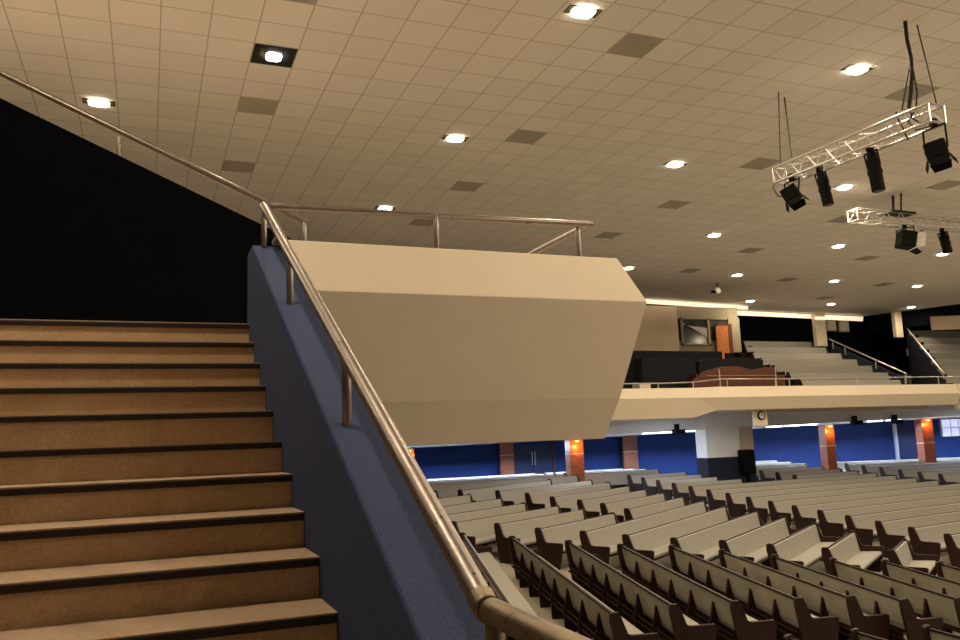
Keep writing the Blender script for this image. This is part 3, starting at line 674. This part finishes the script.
# parapets and rails along the tier stairs
def tier_wall(pts, lab, w=.12):
    bm = bmesh.new(); quadslab(bm, pts, (w, 0, 0)); return tag(build('tier_wall', bm, M['vom_blue']), lab, 'wall', 'dark blue walls beside the gallery stairs')
X1 = 30.6
p0 = onx(830, 344, X1); p1 = onx(906, 379, X1)
tier_wall([(X1, p0.y, p0.z), (X1, p1.y, p1.z), (X1, p1.y, 1.02), (X1, p0.y, 1.02)], 'dark sloping stair wall beside the left gallery tier')
r0 = onx(829, 339, X1); r1 = onx(907, 374, X1)
e = empty('tier_handrail', r1, 'thin pale handrail sloping down beside the left gallery tier', 'handrail', 'handrails of the gallery stairs')
child('rail', TB([r0, r1], .035, 10), M['chrome'], e)
for t in (.05, .22, .62, .98): q = r0.lerp(r1, t); child('post', TB([q, q-Vector((0, 0, .42))], .025, 8), M['chrome'], e)
w0 = Vector((34.75, 29.6, 4.62)); w1 = Vector((31.35, 24.6, 1.75))
w0 = ony(906, 331, 29.4); w1 = ony(944, 380, 24.9)
tier_wall([w0, w1, (w1.x, w1.y, 1.02), (w0.x, w0.y, 1.02)], 'dark blue triangular stair wall beside the right gallery tier')
r0 = w0+Vector((.05, 0, .16)); r1 = w1+Vector((.05, 0, .26))
e = empty('tier_handrail', r1, 'thin pale handrail sloping down beside the right gallery tier', 'handrail', 'handrails of the gallery stairs')
child('rail', TB([r0, r1], .04, 10), M['chrome'], e)
for t in (.1, .4, .7, .98): q = r0.lerp(r1, t); child('post', TB([q, q-Vector((0, 0, .3))], .025, 8), M['chrome'], e)
# white pillars of the gallery
def pillar(px0, px1, pyt, pyb, Y, lab):
    a = ony(px0, pyb, Y); b = ony(px1, pyt, Y)
    tag(build('gallery_pillar', BX(a.x, b.x, Y, Y+.2, a.z, min(CEIL-.002, b.z+.4)), M['cream']), lab, 'pillar', 'cream pillars of the far gallery')
pillar(817.5, 824.5, 312, 346, 30.35, 'wide cream pillar between the two cove lights')
pillar(897, 901, 312, 337, 29.3, 'narrow cream pillar standing on the dark gallery wall')
for i, (a0, b0, a1, b1) in enumerate(((826.7, 320, 835.3, 331), (839, 320, 848, 332))):
    x0, x1, z0, z1 = rectY(a0, b0, a1, b1, 31.55)
    e = empty('notice_board', (x0, 31.55, z0), 'pale framed notice board, %s of the pair on the dark gallery wall' % ('left' if i == 0 else 'right'), 'notice board', 'notice boards on the gallery wall')
    child('frame', BX(x0, x1, 31.52, 31.6, z0, z1), M['olive'], e); child('sheet', BX(x0+.06, x1-.06, 31.50, 31.52, z0+.06, z1-.06), M['paper'], e)
x0, x1, z0, z1 = rectY(933, 318, 962, 330, 27.2)
bmq = bmesh.new(); quadslab(bmq, [onz(933, 330, 4.72)+Vector((0, 0, .0)), (36.6, 24.7, 4.72), (36.6, 24.7, 5.15), onz(933, 330, 4.72)+Vector((0, 0, .43))], (-.06, -.06, 0))
q0 = ony(933, 330, 26.4); q1 = ony(966, 329, 25.6)
bmq.free(); bmq = quadslab(bmesh.new(), [q0, q1, q1+Vector((0, 0, .62)), q0+Vector((0, 0, .62))], (0, .08, 0))
tag(build('wall_board', bmq, M['panel']), 'long beige board on the dark wall above the right gallery tier', 'board')
# control booth
def slabY(name, x0, y0, x1, y1, Y, m, par, t=.08):
    a, b, c, d_ = rectY(x0, y0, x1, y1, Y); return child(name, BX(a, b, Y, Y+t, c, d_), m, par)
bo = empty('control_booth', ony(690, 358, 29.0), 'control booth with beige and olive walls at the left of the far gallery', 'booth')
slabY('beige_wall', 600, 306.5, 676.5, 352, 28.9, M['panel'], bo, .3)
slabY('fascia_panel', 676.5, 308, 737, 318.5, 29.0, M['olive'], bo, .3)
slabY('cladding', 676.5, 318, 735, 341, 29.05, M['taupe'], bo, .25)
slabY('lower_panel', 676.5, 340, 718, 355, 29.05, M['olive'], bo, .25)
slabY('corner_post', 730.5, 318, 739, 352, 28.98, M['olive'], bo, .3)
w_ = empty('booth_window', ony(695, 345, 28.98)); w_.parent = bo; w_.matrix_parent_inverse = Matrix.Translation(-bo.location)
a, b, c, d_ = rectY(682, 318.5, 708.5, 345, 28.98)
bm = BX(a, a+.07, 28.92, 29.0, c, d_); box(bm, b-.12, b, 28.92, 29.0, c, d_); box(bm, a, b, 28.92, 29.0, c, c+.06); box(bm, a, b, 28.92, 29.0, d_-.06, d_)
C.objects.unlink(w_); bpy.data.objects.remove(w_)
wf = child('window_frame', bm, M['olive'], bo)
g = build('window_glass', BX(a+.06, b-.1, 28.97, 29.02, c+.05, d_-.05), M['glass_dark'], wf)
g2 = build('curtain', quadslab(bmesh.new(), [(a+.1, 28.955, c+.95), (b-.14, 28.955, c+.35), (b-.14, 28.955, c+.75), (a+.1, 28.955, d_-.3)], (0, .01, 0)), M['grille'], wf)
dr = empty('door_3', ony(719, 358, 28.9)); dr['kind'] = 'structure'
slabY('door_leaf', 718.3, 326, 727.5, 359, 28.85, M['orange_wood'], dr, .06)
slabY('door_jamb', 727.5, 325, 731.5, 359, 28.87, M['redwood'], dr, .15)
slabY('door_head', 718, 324, 731.5, 326, 28.86, M['redwood'], dr, .12)
# dark screens and desks in front of the booth
a = ony(620, 350.5, 26.4); b = ony(722, 352, 26.4)
tag(build('dark_partition', BX(a.x-3, b.x, 26.4, 26.5, 1.02, a.z), M['drape'], bevel=.01), 'long black partition screen below the control booth', 'partition')
a = ony(640, 358, 26.0); b = ony(695, 372, 26.0)
tag(build('mixing_counter', BX(a.x, b.x, 25.9, 26.35, 1.02, a.z), M['drape'], bevel=.02), 'black equipment counter in front of the black partition', 'counter')
a = ony(651, 390, 25.0); b = ony(640, 383.5, 25.0)
tag(build('white_box', BX(b.x-.02, a.x, 25.0, 25.5, 1.02, b.z), M['cream'], bevel=.01), 'small white box behind the gallery railing left of the desk', 'box')
# red-brown desk with curved top
dk = empty('wooden_desk', ony(735, 388, 25.0), 'long red-brown wooden desk behind the gallery railing', 'desk')
a = ony(700, 390, 25.0); b = ony(775, 390, 25.0)
pl = [ony(px, py, 25.0) for px, py in ((692, 390), (692, 381), (705, 371), (722, 366.5), (738, 366), (752, 370), (768, 367), (774.5, 367), (775, 390))]
child('front_panel', prism(bmesh.new(), [(p.x, p.z) for p in pl], 25.0, 25.1, lambda a, b, t: Vector((a, t, b))), M['redwood'], dk)
child('desk_top', BX(pl[2].x, pl[7].x, 25.1, 25.7, pl[2].z-.1, pl[2].z-.05), M['redwood'], dk)
for x in (pl[1].x+.3, (pl[1].x+pl[7].x)/2, pl[7].x-.15): child('leg', BX(x, x+.08, 25.15, 25.65, 1.02, pl[2].z-.1), M['redwood'], dk)
z0 = ony(735, 376, 24.98).z; child('moulding', BX(pl[2].x, pl[7].x, 24.97, 25.0, z0, z0+.03), M['orange_wood'], dk)
# draped console behind the desk
pl = [ony(px, py, 25.8) for px, py in ((699, 376), (699, 361), (709, 358), (722, 359), (735, 357.5), (750, 358), (763, 360), (763, 366), (767, 367), (767, 376))]
tag(build('draped_console', prism(bmesh.new(), [(p.x, p.z) for p in pl], 25.78, 26.3, lambda a, b, t: Vector((a, t, b))), M['drape'], bevel=.02), 'console under a black cover behind the wooden desk', 'console')
for (px0, py0, px1, py1), lab in (((726, 353, 734, 361), 'small black monitor on the covered console below the orange door'), ((740, 353, 745.5, 358.5), 'small black camera head on the covered console')):
    a, b, c, d_ = rectY(px0, py0, px1, py1, 26.0)
    e = empty('desk_monitor', (a, 26.0, c), lab, 'monitor', 'black devices on the covered console')
    child('screen', BX(a, b, 25.98, 26.06, c+.06, d_), M['black'], e, bevel=.01); child('stand', BX((a+b)/2-.04, (a+b)/2+.04, 26.0, 26.1, c-.12, c+.07), M['black'], e)
for px0, py0, px1, py1, lab in ((776, 375, 783, 386, 'red-brown chair back at the right end of the wooden desk'), ((784), 375, 789, 386, 'black chair behind the gallery railing'), (792, 381, 798, 387, 'dark box at the foot of the first gallery pew')):
    a, b, c, d_ = rectY(px0, py0, px1, py1, 25.1)
    tag(build('chair' if 'chair' in lab else 'dark_box', BX(a, b, 25.0, 25.12, 1.02, d_), M['redwood' if 'red' in lab else 'black'], bevel=.03), lab, 'chair' if 'chair' in lab else 'box')
# gallery railing on the parapet
e = empty('gallery_railing', (22, 24.12, 1.55), 'thin pale steel railing along the top of the far gallery parapet', 'railing')
yr = 24.13
child('rail', TB([ony(600, 384, yr), ony(662, 383.3, yr), ony(693, 382.3, yr), ony(719, 379.2, yr), ony(790, 378.8, yr), ony(960, 376.5, yr), ony(1000, 376, yr)], .022, 8), M['chrome'], e)
for px, py in ((620, 384), (658, 383), (693, 382), (727, 379), (775, 379), (789, 379), (857, 378), (905, 377.5), (938, 377)):
    p = ony(px, py, yr); child('post', TB([p, (p.x, yr, 1.5)], .02, 8), M['chrome'], e)
for px, py in ((719, 369), (775, 367)):
    p = ony(px, py, yr); child('post', TB([p, (p.x, yr, 1.5)], .022, 8), M['chrome'], e)
